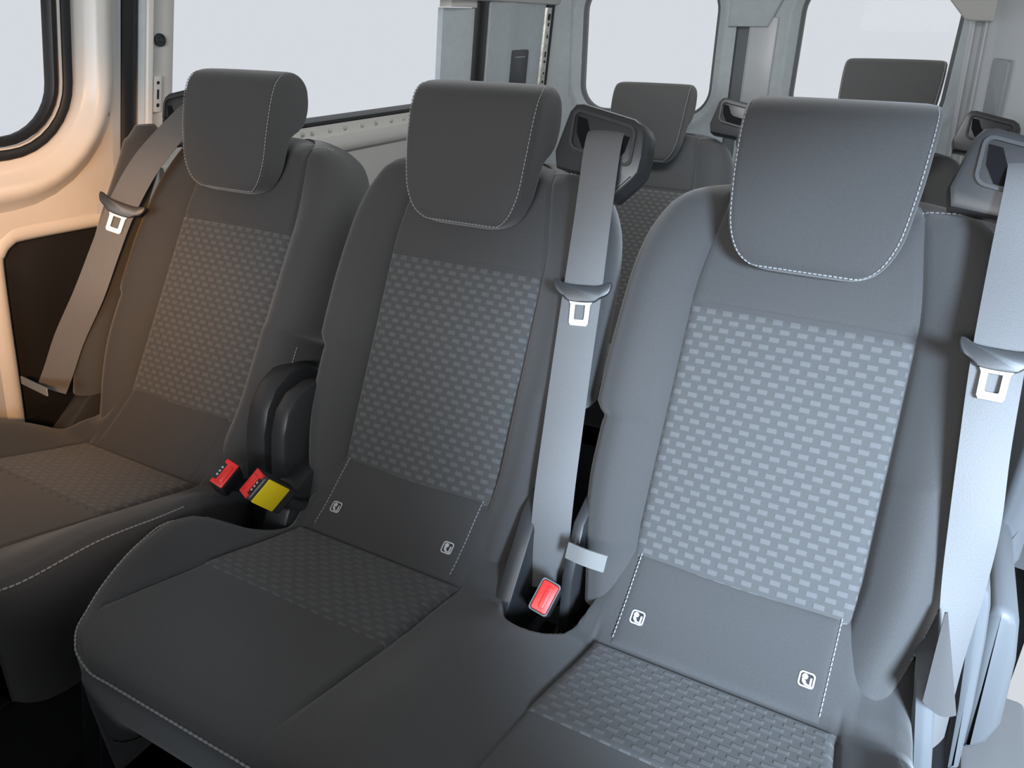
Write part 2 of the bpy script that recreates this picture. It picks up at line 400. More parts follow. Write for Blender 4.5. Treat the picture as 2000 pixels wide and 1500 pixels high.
s = MB(); s.grid([[rw(x, z, d) for x, d in ((-.108, .0), (-.103, -.012), (-.064, -.012), (-.059, .0))] for z in (ZF, .7, 1.42)]); s.build('centre_seal', 'trim_dark', d1)
s = MB(); s.prism([(-.058, .82), (.03, .82), (.03, 1.13), (-.005, 1.13), (-.058, 1.13)], rw, .009, .020, .004); s.build('door_stile', 'paint_cool', d2)
s = MB(); s.prism([(-.13, 1.10), (.0, 1.10), (.045, 1.2), (.045, 1.26), (-.13, 1.26)], rw, .010, .032, .006); s.build('latch_cover', 'trim_grey', d1)
# right rear corner and right side trim
s = MB()
pr = [(.585, 2.045), (.592, 2.02), (.600, 2.012), (.606, 2.02), (.618, 2.022), (.624, 2.0), (.630, 1.985), (.637, 1.98), (.66, 1.88), (.70, 1.66), (.735, 1.42), (.77, 1.1), (.785, .72)]
s.grid([[(x-.06*(z-.9), y, z) for x, y in pr] for z in np.linspace(.36, 1.2, 8)]); wrt = s.build('wall_right', 'paint_cool'); tag(wrt, 'right side wall trim at the rear corner', None, None, 'structure')
s = MB(); P = []
for x, y in ((.600, 2.011), (.6305, 1.984)):
    s.tube([(x-.06*(z-.9), y-.002, z) for z in np.linspace(.7, 1.15, 6)], .0022)
s.build('corner_bead', 'white', wrt)
s = MB()
def rws(a, b, d):
    # on the slanted right trim between (.66,1.88) and (.70,1.66)
    p = np.array([.682, 1.76]); t = np.array([.04, -.22]); t /= np.linalg.norm(t); nn = np.array([-t[1]*-1, t[0]*-1]); nn = np.array([t[1], -t[0]]); q = p+t*a+nn*d
    return (q[0]-.06*(b-.9), q[1], b)
s.prism(rrect(.17, .15, .01, 4, 0, .955), rws, -.002, .010, .003); s.build('belt_slot', 'plastic_grey', wrt)
# C-pillar post behind the door opening, and the low trim
q = [at_y(p, .40) for p in [(1915, 1112), (1960, 1117), (1980, 1113), (1992, 1100), (2004, 1060)]]
out = [(p[0], p[2]) for p in q]+[(.85, .40), (.85, 1.35), (.765, 1.35), (.765, .36)]
s = MB(); s.prism(out, lambda a, c, d: (a, d, c), .40, .74, .012); s.build('quarter_trim', 'plastic_mid', wrt)
s = MB(); s.grid([[(x, y, z) for y in (.45, .8, 1.4, 1.95)] for x, z in ((.79, .365), (.782, .352), (.80, .345), (.86, .34), (.87, ZF))]); s.build('lower_trim', 'plastic_mid', wrt)

# ceiling
s = MB(); P = []
for y in (-1.7, -.8, 0, .8, 1.6, 1.98, 2.04):
    k = 1-.5*sstep(1.5, 2.05, y)
    prof = [(-.80, 1.20), (-.765, 1.165), (-.755, 1.168), (-.745, 1.20), (-.68, 1.20+.12*k), (-.5, 1.2+.2*k), (-.2, 1.2+.24*k), (.2, 1.2+.24*k), (.45, 1.2+.20*k), (.58, 1.2+.12*k), (.66, 1.20), (.675, 1.17), (.685, 1.165), (.75, 1.2)]
    wid = 1+.14*sstep(1.2, .2, y)
    P.append([(x*(wid if x > 0 else 1), y, z) for x, z in prof])
s.grid(P); ce = s.build('ceiling', 'headliner'); tag(ce, 'pale headliner along the roof edge', None, None, 'structure')
q = [at_y(p, 1.97) for p in [(1850, -8), (1866, 14), (1884, 38), (1902, 41), (2012, 44), (2012, -8)]]
s = MB(); s.prism([(p[0], p[2]) for p in q], lambda a, c, d: (a, d, c), 1.95, 2.0, .006); s.build('roof_edge', 'headliner', ce)
# roof skin so that no sky shines through the top
s = MB(); s.grid([[(x, y, z) for x, z in ((-.90, 1.17), (-.86, 1.40), (-.6, 1.5), (.6, 1.5), (.90, 1.44))] for y in (-1.7, 2.12)]); s.build('roof_skin', 'dark_metal', ce)
s = MB(); s.box((.84, -.985, .70), (.06, .33, 1.44), .02); s.build('side_light_block', 'card', wrt)  # added unseen block, holds door daylight off the middle seat
# right door sill
s = MB(); s.box((.86, -.15, ZF+.0), (.10, 1.3, .06), .01); o = s.build('trim_1', 'sill_white'); tag(o, 'white painted step of the open side door', None, None, 'structure')
# added light blocker ahead of the row, taller at left seat (out of view)
s = MB(); s.box((-.03, -1.15, .455), (1.75, .06, .87), .02); s.box((-.60, -1.10, .62), (.60, .10, 1.2), .03); o = s.build('front_light_block', 'plastic_black'); tag(o, 'unseen dark blocker added in front of the passenger row to shade it', None, None, 'structure')

# ------------------------------------------------------------------ seats
SV = np.array([0, .497, .868]); NV = np.array([0, -.868, .497])
Wf = spl([-.08, -.03, 0, .05, .10, .150, .158, .168, .178, .22, .30, .36, .41, .45, .475, .495, .506, .513], [.185, .195, .203, .212, .216, .216, .214, .224, .230, .230, .228, .225, .217, .200, .178, .140, .10, .05])
Bf = spl([-.08, 0, .1, .25, .36, .45, .52], [.022, .030, .036, .034, .024, .010, .004])
def xi_of(s): return .131 - .02*sstep(.33, .50, s)
def seat_frame(x0, y0, z0, sh):
    def fr(x, s, d): return np.array([x0+x+sh*s/.326, y0, z0+.5])+SV*s+NV*d
    return fr
def dfront(x, s):
    w = Wf(s); xi = min(xi_of(s), .62*w); a = abs(x); b = Bf(s); e = .035
    roll = .075*max(0, (s-.455)/.06)**2
    if a <= xi: d = .004*(1-(a/xi)**2)
    else:
        t = min(1, (a-xi)/max(w-xi, 1e-4))
        if t < .55: d = b*math.sin(math.pi/2*t/.55)
        else: d = -e+(b+e)*math.sqrt(max(0, 1-((t-.55)/.45)**2))
    d -= .0045*math.exp(-((a-xi)/.0035)**2)
    return d-roll
def rows(a, b, n, dense=()):
    r = list(np.linspace(a, b, n))
    for c in dense: r += [c-.006, c-.003, c-.0012, c, c+.0012, c+.003, c+.006]
    return sorted(q for q in set(r) if a <= q <= b)
def make_backrest(fr, parent, pat='fabric_pattern', flip_guide=1, stitches=()):
    mb = MB(); loops = []
    for s in sorted(set(list(np.linspace(-.08, .47, 46))+list(np.linspace(.47, .513, 14))+[.156, .160, .163, .166])):
        w = Wf(s); xi = min(xi_of(s), .62*w)
        xs = []
        for q in np.linspace(0, 1, 8): xs.append(xi*q)
        xs += [xi-.006, xi-.003, xi+.003, xi+.006]
        for q in np.linspace(.12, .55, 7): xs.append(xi+(w-xi)*q)
        for q in np.linspace(0, math.pi/2, 9)[1:]: xs.append(xi+(w-xi)*(.55+.45*math.sin(q)))
        xs = sorted(xs); full = [-q for q in xs[::-1]]+xs[1:]
        L = [fr(x, s, dfront(x, s)) for x in full]
        roll = .02*max(0, (s-.455)/.06)**2; bd = -.085-roll
        for x, d in ((w*.995, -.055-roll*2), (w*.97, bd+.01), (w*.90, bd), (w*.4, bd), (-w*.4, bd), (-w*.90, bd), (-w*.97, bd+.01), (-w*.995, -.055-roll*2)): L.append(fr(x, s, min(d, -.036-.055*max(0, (s-.455)/.06)**2)))
        loops.append(L)
    mb.loft(loops); br = mb.build('backrest', 'fabric', parent, 60)
    def panel(name, s0, s1, m):
        P = []; U = []
        for s in rows(s0, s1, 34, (s0, s1)):
            xi = xi_of(s)-.0015; R = []; V = []
            for q in sorted(set(list(np.linspace(-1, 1, 25))+[-.99, -.975, -.955, .955, .975, .99])):
                x = q*xi; e = min(xi-abs(x), s-s0, s1-s)
                d = dfront(0, s)+.004*(-(x/xi)**2) + .0028*(1-math.exp(-(max(e, 0)/.0045)**2))-.003*math.exp(-(max(e, 0)/.002)**2)
                R.append(fr(x, s, d)); V.append((x, s))
            P.append(R); U.append(V)
        p = MB(); p.grid(P, uv=U); return p.build(name, m, br, 60)
    st = MB(); dashes(st, [fr(x, s, dfront(x, s)+.0006) for s, x in [(q, Wf(q)-.0045) for q in np.linspace(-.02, .148, 24)]], .0042, .0014, .0009); st.build('bolster_stitching', 'stitch', br, kind='stuff')
    st = MB(); dashes(st, [fr(x, .478, dfront(x, .478)+.0008) for x in np.linspace(.095, .160, 14)], .0042, .0016, .0010); st.build('shoulder_stitching', 'stitch', br, kind='stuff')
    panel('backrest_insert', -.04, .325, pat); panel('upper_panel', .3265, .492, 'fabric')
    return br
HS = np.array([0, .228, .974]); HN = np.array([0, -.974, .228])
def head_frame(x0, y0, z0, sh):
    def fr(x, s, d): return np.array([x0+x+sh, y0+.189, z0+.837])+HS*s+HN*d
    return fr
hW = spl([-.004, -.003, .0, .006, .015, .03, .05, .08, .12, .17, .185, .194, .198, .2005], [.043, .052, .063, .074, .083, .091, .097, .1005, .1035, .105, .1045, .1015, .096, .082])
hF = spl([-.004, -.002, .003, .012, .04, .09, .14, .17, .185, .194, .199, .2005], [.024, .032, .039, .043, .046, .046, .042, .035, .025, .012, -.006, -.02])
hB = spl([-.004, .0, .01, .03, .07, .095, .11, .125, .15, .175, .19, .2005], [.012, .0, -.006, -.008, -.012, -.018, -.036, -.048, -.052, -.048, -.038, -.024])
def make_headrest(fr, parent, bottom=None):
    mb = MB(); loops = []
    S = sorted(set([-.004, -.003, -.001, .001, .003, .006, .01, .015, .022, .03]+list(np.linspace(.04, .17, 22))+[.175, .18, .185, .189, .192, .195, .197, .199, .2, .2005]))
    for s in S:
        w, f, b = hW(s), hF(s), hB(s); th = f-b; r = min(.012, th*.35, w*.3); L = []
        for q in np.linspace(-1, 1, 15): L.append(fr(q*(w-r), s, f-.004*abs(q)**3))
        for k in range(1, 6):
            a = math.pi/2*k/6; L.append(fr(w-r+r*math.sin(a), s, f-.004-r*(1-math.cos(a))))
        for q in np.linspace(.0, 1, 7): L.append(fr(w, s, lerp(f-.004-r, b+r, q)))
        for k in range(1, 6):
            a = math.pi/2*k/6; L.append(fr(w-r+r*math.cos(a), s, b+r-r*math.sin(a)))
        for q in np.linspace(1, -1, 9): L.append(fr(q*(w-r), s, b))
        for k in range(1, 6):
            a = math.pi/2*k/6; L.append(fr(-(w-r+r*math.sin(a)), s, b+r-r*math.cos(a)))
        for q in np.linspace(0, 1, 7): L.append(fr(-w, s, lerp(b+r, f-.004-r, q)))
        for k in range(1, 6):
            a = math.pi/2*k/6; L.append(fr(-(w-r+r*math.cos(a)), s, f-.004-r+r*math.sin(a)))
        loops.append(L)
    mb.loft(loops); h = mb.build('headrest', 'fabric', parent, 60)
    # seam with stitching where the face meets the sides
    path = []
    sv = [.193, .185, .175]+list(np.linspace(.165, .03, 14))+[.022, .015, .010, .006, .003, .001]
    rgt = [fr(hW(s)-.004, s, hF(s)-.0052) for s in sv]; lft = [fr(-(hW(s)-.004), s, hF(s)-.0052) for s in sv]
    bot = [fr(x, .0005, hF(.0005)+.0005) for x in np.linspace(.055, -.055, 8)]
    path = rgt+bot+lft[::-1]
    mb = MB(); dashes(mb, path, .0042, .0014, .0009); mb.build('headrest_stitching', 'stitch', h, kind='stuff')
    ps = []
    for sx in (-.06, .06):
        mb = MB(); mb.tube([fr(sx, .06, -.004), fr(sx, -.03, -.012), np.array(fr(sx, -.03, -.012))+np.array([0, .02, -.08])], .0065, 10); mb.build('headrest_post', 'plastic_black', h)
    return h
def dashes(mb, path, on, gap, r):
    pts = [np.array(p, float) for p in path]; seg = [np.linalg.norm(pts[i+1]-pts[i]) for i in range(len(pts)-1)]; cum = [0]
    for q in seg: cum.append(cum[-1]+q)
    def pos(t):
        i = 0
        while i < len(seg)-1 and cum[i+1] < t: i += 1
        return lerp(pts[i], pts[i+1], (t-cum[i])/max(seg[i], 1e-9))
    t = 0
    while t < cum[-1]-on:
        mb.tube([pos(t), pos(t+on*.5), pos(t+on)], [r*.7, r, r*.7], 5); t += on+gap

# cushion
ZT = [(.02, .502), (.0, .500), (-.02, .487), (-.05, .463), (-.075, .4455), (-.092, .4355), (-.1, .4325), (-.108, .4325), (-.125, .437), (-.16, .446), (-.20, .457), (-.235, .467), (-.266, .4755), (-.30, .485), (-.34, .496), (-.38, .506), (-.41, .512), (-.432, .5150), (-.446, .5150), (-.455, .5125)]
ZC = [(.05, .470)] + ZT + [(-.4605, .507), (-.463, .499), (-.4625, .485), (-.459, .465), (-.453, .435), (-.444, .405), (-.430, .380), (-.408, .360), (-.38, .350)]
ycz = spl([-y for y, z in ZT], [z for y, z in ZT])
def xi_c(y): return lerp(.139, .147, sstep(-.10, -.27, y)) if True else 0
def make_cushion(parent, x0s, y0, z0, xl, xr, pocket, half, flap, tags, flap_stitch):
    def relief(x, y):
        best = None
        a = min(abs(x-c) for c in x0s); xi = xi_c(y); r = 0
        k = sstep(-.47, -.30, y)*.65+.35
        k *= sstep(-.05, -.20, y)
        inner = len(x0s) > 1 and min(x0s) < x < max(x0s)
        if a > xi: r += (.026 if inner else .040)*sstep(-.012, .085, a-xi)*k
        if a > .135: r -= .030*sstep(0, .04, a-.135)*sstep(-.08, -.02, y)
        if pocket:
            r -= .10*sstep(1.22, .86, math.hypot((x-pocket[0])/.054, min(0, y)/.128))
        r -= .004*math.exp(-((a-xi)/.0035)**2)*sstep(-.44, -.36, y)*sstep(-.07, -.1, y)
        return r
    cols = set()
    X0, X1 = min(x0s)-.30, max(x0s)+.30
    mb = MB(); loops = []
    base = []
    for c in x0s:
        for sg in (-1, 1): base += [c+sg*q for q in (.133, .137, .139, .141, .143, .145, .147, .149, .151, .155)]
    base += list(np.arange(X0, X1, .0125))
    if pocket: base += list(np.arange(pocket[0]-.066, pocket[0]+.066, .004))
    base = sorted(base)
    yz = []
    for i in range(len(ZC)-1):
        yz.append(ZC[i])
        if i < 19: yz.append(((ZC[i][0]+ZC[i+1][0])/2, ycz(-(ZC[i][0]+ZC[i+1][0])/2) if i > 0 else (ZC[i][1]+ZC[i+1][1])/2))
    yz.append(ZC[-1])
    if pocket:
        fine = []
        for q in range(len(yz)-1):
            fine.append(yz[q])
            if -.17 < yz[q][0] < .0:
                for k in (.25, .5, .75):
                    y_ = lerp(yz[q][0], yz[q+1][0], k); fine.append((y_, ycz(-y_)))
        yz = fine+[yz[-1]]
    npt = 90
    nfront = max(i for i, q in enumerate(yz) if q == ZT[-1])
    for ri, (y, z) in enumerate(yz):
        fr_ = 0 if ri <= nfront else 1; a, b = xl(y, fr_), xr(y, fr_); re = .020; L = []
        zb = min(.345, z-.0005)
        q = np.linspace(0, 1, npt-20)
        # dense columns: resample base between a+re and b-re by warping nearest
        xs = [min(max(c, a+re), b-re) for c in base]
        L.append((a+.012, zb)); L.append((a+.004, lerp(zb, z, .4))); L.append((a, max(zb+.0005, z-.05)+relief(a+re, y)))
        for k in range(1, 7):
            t = math.pi/2*k/7; L.append((a+re*(1-math.cos(t)), z+relief(a+re*(1-math.cos(t)), y)-re*(1-math.sin(t))*1.0))
        for x in xs: L.append((x, z+relief(x, y)))
        for k in range(6, 0, -1):
            t = math.pi/2*k/7; L.append((b-re*(1-math.cos(t)), z+relief(b-re*(1-math.cos(t)), y)-re*(1-math.sin(t))))
        L.append((b, max(zb+.0005, z-.05)+relief(b-re, y))); L.append((b-.004, lerp(zb, z, .4))); L.append((b-.012, zb))
        loops.append([(x, y0+y, z0+max(zz, zb)) for x, zz in L])
    mb.loft(loops); cu = mb.build('cushion', 'fabric', parent, 60)
    def panel(name, c, ya, yb, m, hw, lift=.0042):
        P = []; U = []; lo, hi = min(ya, yb), max(ya, yb)
        for y in rows(lo, hi, 22, (lo, hi)):
            w = hw(y)-.001; R = []; V = []
            for q in sorted(set(list(np.linspace(-1, 1, 25))+[-.99, -.975, -.955, .955, .975, .99])):
                x = q*w; e = max(0, min(w-abs(x), y-lo, hi-y))
                z = ycz(-y)+lift*(1-math.exp(-(e/.0045)**2))-.003*math.exp(-(e/.002)**2)
                R.append((c+x, y0+y, z0+z)); V.append((x, y))
            P.append(R); U.append(V)
        p = MB(); p.grid(P, uv=U); return p.build(name, m, cu, 60)
    for c in x0s:
        panel('cushion_insert', c, -.101, -.266, 'fabric_pattern', xi_c)
        if flap: panel('rear_flap', c, .0, -.0995, 'fabric', lambda y: .1225)
        if flap_stitch:
            for sx in (-1, 1):
                st = MB(); pth = [(c+sx*.1185, y0+y, z0+ycz(-y)+.0030) for y in np.linspace(-.002, -.096, 20)]
                dashes(st, pth, .0042, .0014, .0010)
                st.build('flap_stitching', 'stitch', cu, kind='stuff')
        for tx in (tags if tags else []):
            make_tag(cu, c+tx, y0-.0645, z0+ycz(.0645)+.0032)
    # piping seam along the front edge
    st = MB(); yf = -.4605
    pts = []
    for y, z in [(-.20, 0), (-.25, 0), (-.30, 0), (-.34, 0), (-.38, 0), (-.41, 0), (-.432, 0), (-.447, 0), (-.455, 0)]:
        zz = ycz(-y)
        pts.append((xl(y, 0)+.005, y0+y-.001, z0+zz-.0060+relief(xl(y, 0)+.005, y)))
    right = [(xr(y, 0)-.005, y0+y-.001, z0+ycz(-y)-.0060+relief(xr(y, 0)-.005, y)) for y in (-.455, -.447, -.432, -.41, -.38, -.34, -.30, -.25, -.20)]
    mid = [(x, y0-.4632, z0+.5035) for x in np.linspace(pts[-1][0]+.03, right[0][0]-.03, 24)]
    pth = curve(pts+mid+right, 3); dashes(st, pth, .0055, .0012, .0014); st.build('edge_stitching', 'seam', cu, kind='stuff')
    return cu
mat('seam', (.30, .30, .28), .8)
def make_tag(cu, x, y, z):
    bdir = np.array([0, -.098, -.068]); bdir /= np.linalg.norm(bdir); nn = np.array([0, -bdir[2]*-1, 0]); nn = np.array([0, bdir[2], -bdir[1]])
    f = frame3((x, y, z), (1, 0, 0), -bdir, nn); t = MB()
    t.prism(rrect(.0185, .0185, .0045, 4), f, -.003, .0012, .0006, 0)
    o, i = rrect(.0170, .0170, .004, 4), rrect(.0136, .0136, .0028, 4)
    t.grid([[f(a, b, .0018) for a, b in o], [f(a, b, .0018) for a, b in i]], True, 1)
    t.prism([(.0032*math.cos(q)-.0022, .0032*math.sin(q)+.0030) for q in [2*math.pi*k/12 for k in range(12)]], f, .001, .0019, 0, 1)
    t.prism([(-.005, .0005), (-.001, -.001), (.0005, -.0042), (.0035, -.0048), (.0035, .003), (.0055, .003), (.0055, -.0062), (-.001, -.0062), (-.0045, -.003)], f, .001, .0019, 0, 1)
    t.build('isofix_tag', ['plastic_black', 'tag_silver'], cu)

def make_guide(parent, x, y, z, side, m='plastic_black', short=False):
    """plastic belt guide on a backrest shoulder; side=+1: slanted right-hand lower edge"""
    S2 = np.array([0, .30, .954]); N2 = np.array([0, -.954, .30])
    f0 = frame3((x, y, z), (1*side, -.10*side*0, -.11*side*0), S2, N2)
    f = lambda a, b, d: f0(a*.94, (b-.21*a)*.94, d)
    out = [(-.058, -.052), (-.064, -.030), (-.050, .030), (-.042, .042), (-.030, .046), (.050, .046), (.062, .041), (.068, .030), (.070, .0), (.068, -.022), (.060, -.036), (.034, -.070), (.026, -.074), (.018, -.068), (.014, -.046)]
    if short: out = [(-.058, .0), (-.056, .022), (-.050, .036), (-.042, .042), (-.030, .046), (.050, .046), (.062, .041), (.068, .030), (.068, .0)]
    g = MB(); g.prism(out, f, -.035, .022, .007); gd = g.build('belt_guide', m, parent, 40)
    r = MB(); ring_o = rrect(.098, .056, .012, 5, .008, .008); ring_i = rrect(.090, .048, .009, 5, .008, .008)
    L = [[f(a, b, .0225) for a, b in ring_o], [f(a, b, .0255) for a, b in ring_o], [f(a, b, .0255) for a, b in ring_i], [f(a, b, .0225) for a, b in ring_i]]
    r.grid(L, True); r.build('guide_rim', m, gd)
    r = MB(); r.prism([(-.034, .026), (-.020, .026), (-.012, .010), (-.004, .004), (.026, .004), (.034, .010), (.040, .020), (.048, .020), (.044, -.002), (.034, -.014), (-.020, -.014), (-.032, .004)], f, .018, .0236); r.build('guide_slot', 'void', gd)
    if not short:
        r = MB(); r.tube([f(.060, -.031, .020), f(.031, -.068, .020)], .003, 8); r.build('guide_edge', m, gd)
    return gd

def make_cover(parent, name, x0, x1, prof, m='plastic_black', bev=.006):
    """plastic shroud: side profile (y,z) extruded across x"""
    s = MB(); s.prism(prof, lambda a, b, d: (d, a, b), x0, x1, bev); return s.build(name, m, parent, 40)

_xl = spl([-.464, -.4625, -.4605, -.455, -.446, -.432, -.41, -.392, -.36, -.319, -.28, -.245, -.215, -.19, -.165, -.12, -.06, .05], [-.075, -.085, -.097, -.110, -.126, -.144, -.160, -.172, -.188, -.204, -.217, -.226, -.222, -.200, -.178, -.160, -.165, -.175])
def xl_bench(y, z): return _xl(y if not z else -.4605)
def xr_bench(y, z): return .47 - (_xl(y if not z else -.4605) if y < -.24 else lerp(-.226, -.205, sstep(-.24, 0, y)))

# --- double bench seat (middle and right places)
bench = thing('bench_seat', (.235, 0, ZF), 'two-place bench seat of charcoal fabric with two raised headrests, nearest the camera', 'seat')
fM = seat_frame(0, 0, 0, -.012); fR = seat_frame(.47, 0, 0, -.006)
make_backrest(fM, bench); make_backrest(fR, bench)
make_headrest(head_frame(0, 0, 0, -.013), bench); make_headrest(head_frame(.47, 0, 0, -.008), bench)
make_cushion(bench, [0, .47], 0, 0, xl_bench, xr_bench, (.252, 0), .23, True, (-.098, .098), True)
make_guide(bench, .170, .232, .957, 1); make_guide(bench, .648, .232, .957, 1)
# --- single seat on the left
single = thing('single_seat', (-.497, 0, ZF), 'single charcoal fabric seat by the left wall, warm light across it', 'seat')
fL = seat_frame(-.497, 0, 0, .016)
make_backrest(fL, single); make_headrest(head_frame(-.497, 0, 0, .010), single)
_xs = spl([-.464, -.4605, -.455, -.446, -.432, -.41, -.36, -.30, -.24, -.18, -.12, -.06, .05], [.205, .225, .240, .252, .261, .266, .269, .268, .262, .25, .225, .20, .185])
make_cushion(single, [-.497], 0, 0, lambda y, z: -.497-_xs(y if not z else -.4605), lambda y, z: -.497+_xs(y if not z else -.4605), None, .25, True, None, False)
make_guide(single, -.622, .232, .948, -1, short=True)

# --- third row bench behind
DY, DZ = 1.05, -.075
rear = thing('rear_bench_seat', (.17, DY, ZF), 'two-place charcoal bench in the back row, half hidden behind the front bench', 'seat')
make_backrest(seat_frame(-.10, DY, DZ, 0), rear); make_backrest(seat_frame(.44, DY, DZ, 0), rear)
make_headrest(head_frame(-.115, DY, DZ+.012, 0), rear); make_headrest(head_frame(.445, DY, DZ+.085, 0), rear)
def wide(o): return o
make_cushion(rear, [-.10, .44], DY, DZ, lambda y, z: xl_bench(y, z)-.10, lambda y, z: xr_bench(y, z)-.03, None, .23, True, None, False)
make_guide(rear, .105, DY+.232, .963-.075, 1); make_guide(rear, .655, DY+.232, .963-.075, 1)

# bases under the seats
def base(parent, x0, x1, y0):
    s = MB(); s.box(((x0+x1)/2, y0-.17, .330), (x1-x0, .40, .05), .01); s.build('seat_pan', 'dark_metal', parent)
    for x in (x0+.05, x1-.05):
        s = MB(); s.prism([(y0-.40, ZF+.02), (y0-.36, ZF+.02), (y0-.30, .14), (y0-.10, .14), (y0-.05, ZF+.02), (y0+.02, ZF+.02), (y0+.0, .315), (y0-.34, .315)], lambda a, b, d: (d, a, b), x-.02, x+.02, .004); s.build('leg', 'dark_metal', parent)
base(bench, -.17, .64, 0); base(single, -.72, -.28, 0); base(rear, -.26, .60, DY)

# recliner covers between the single seat and the bench
arcL = [(-.07, .33), (-.055, .45), (-.045, .52), (-.030, .56), (-.005, .590), (.03, .605), (.075, .60), (.11, .57), (.12, .5), (.12, .33)]
make_cover(single, 'recliner_cover', -.296, -.252, [(a, b) for a, b in arcL], bev=.010)
arcM = [(-.09, .36), (-.075, .44), (-.068, .50), (-.060, .545), (-.045, .578), (-.02, .598), (.02, .604), (.06, .59), (.09, .54), (.10, .36)]
make_cover(bench, 'recliner_cover', -.222, -.192, arcM, bev=.008)
make_cover(bench, 'recliner_base', -.205, -.160, [(-.125, .36), (-.115, .42), (-.085, .470), (-.05, .488), (.0, .486), (.04, .40), (.04, .36)], bev=.006)
make_cover(bench, 'centre_hinge', .192, .216, [(-.135, .34), (-.125, .405), (-.095, .445), (-.06, .49), (-.03, .53), (.0, .55), (.05, .55), (.08, .5), (.08, .34)], bev=.006)
make_cover(bench, 'centre_hinge', .262, .278, [(-.06, .34), (-.05, .46), (-.02, .53), (.02, .55), (.06, .5), (.06, .34)], bev=.005)
# wing on the outer side of the single seat, rounded at the top
w = MB(); pth = curve([(-.716, .195, .918), (-.716, .18, .885), (-.717, .12, .79), (-.72, .06, .68), (-.725, .02, .58), (-.725, -.01, .48)], 5)
loops = []
for i, p in enumerate(pth):
    t = i/(len(pth)-1); k = [.45, .78, .93, .99][i] if i < 4 else 1
    if i == 0: p = p+np.array([0, 0, .012])
    a = .034*k; b = .04*k
    loops.append([p+np.array([a*math.cos(q), b*math.sin(q), 0]) for q in [2*math.pi*j/20 for j in range(20)]])
w.loft(loops); w.build('side_wing', 'fabric', single, 60)
make_cover(single, 'outer_hinge', -.745, -.705, [(-.12, .36), (-.11, .42), (-.06, .46), (-.01, .50), (.03, .56), (.08, .58), (.12, .5), (.12, .36)], bev=.006)
s = MB(); s.box((-.700, -.005, .505), (.006, .014, .02), .002); s.build('hinge_bolt', 'metal', single)

# right hand side of the bench: hinge shroud, flap and step trim
def px_block(name, pxs, Y, depth, m, parent, bev=.006):
    q = [at_y(p, Y) for p in pxs]; b = MB(); b.prism([(p[0], p[2]) for p in q], lambda a, c, d: (a, d, c), Y, Y+depth, bev); return b.build(name, m, parent, 40)
px_block('outer_hinge', [(1900, 1146), (1924, 1148), (1935, 1162), (1935, 1190), (1925, 1260), (1900, 1390), (1872, 1505), (1846, 1505), (1868, 1380)], .10, .05, 'plastic_mid', bench, .008)
px_block('outer_frame', [(1785, 1330), (1830, 1330), (1818, 1520), (1778, 1520)], -.06, .12, 'plastic_mid', bench, .008)
fp = MB(); P = []
for t in np.linspace(0, 1, 12):
    a = at_y((lerp(1846, 1803, t), lerp(1180, 1348, t)), lerp(.0, -.07, t)); c = at_y((lerp(1852, 1868, t), lerp(1180, 1376, t)), lerp(.0, -.03, t))
    P.append([a*(1-q)+c*q+np.array([0, -.016-.010*math.sin(math.pi*q)*t, 0]) for q in np.linspace(0, 1, 8)])
fp.grid(P); Q = [[(x, y+.003, z) for x, y, z in r] for r in P]; fp.grid(Q, flip=True); fp.build('side_flap', 'fabric', bench)
sb = MB(); q = [at_y(p, .18) for p in [(1942, 1192), (1960, 1192), (1985, 1208), (1992, 1225), (1985, 1300), (1955, 1425), (1930, 1455), (1895, 1468), (1872, 1462), (1888, 1380), (1915, 1250), (1928, 1205)]]
sb.prism([(p[0], p[2]) for p in q], lambda a, c, d: (a, d, c), .18, .48, .012)
o = sb.build('side_bin', 'plastic_mid'); tag(o, 'grey plastic side bin beside the right place of the bench', 'bin')

# ------------------------------------------------------------------ seat belts and buckles
def make_tongue(parent, P, A, Bd, Nn, sc=1.0):
    f0 = frame3(P, A, Bd, Nn); f = lambda a, b, d: f0(a*sc, b*sc, d*sc)
    t = MB(); out = curve([(-.038, .010, 0), (-.0375, .016, 0), (-.032, .0155, 0), (-.022, .011, 0), (0, .010, 0), (.022, .011, 0), (.032, .0155, 0), (.0375, .016, 0), (.038, .010, 0), (.034, .001, 0), (.024, -.006, 0), (.014, -.012, 0), (-.014, -.012, 0), (-.024, -.006, 0), (-.034, .001, 0), (-.038, .010, 0)], 4)[:-1]
    t.prism([(p[0], p[1]) for p in out], f, -.003, .006, .0018); tn = t.build('belt_tongue', 'plastic_black', parent)
    o = [(-.017, -.008), (-.013, -.016), (-.0125, -.040), (-.0105, -.0435), (.0105, -.0435), (.0125, -.040), (.013, -.016), (.017, -.008)]
    i = [(-.0065, -.016), (-.0065, -.018), (-.0065, -.034), (-.0055, -.0355), (.0055, -.0355), (.0065, -.034), (.0065, -.018), (.0065, -.016)]
    q = MB(); L = []
    for oo, d in ((o, .0005), (o, .0030), (i, .0030), (i, .0005)): L.append([f(a, b, d) for a, b in oo])
    L.append(L[0]); q.grid(L, True); q.build('tongue_plate', 'metal', tn, 30)
    return tn
def ortho(A, B):
    A = np.array(A, float); A /= np.linalg.norm(A); B = np.array(B, float); B -= A*(A @ B); B /= np.linalg.norm(B); return A, B, np.cross(A, B)

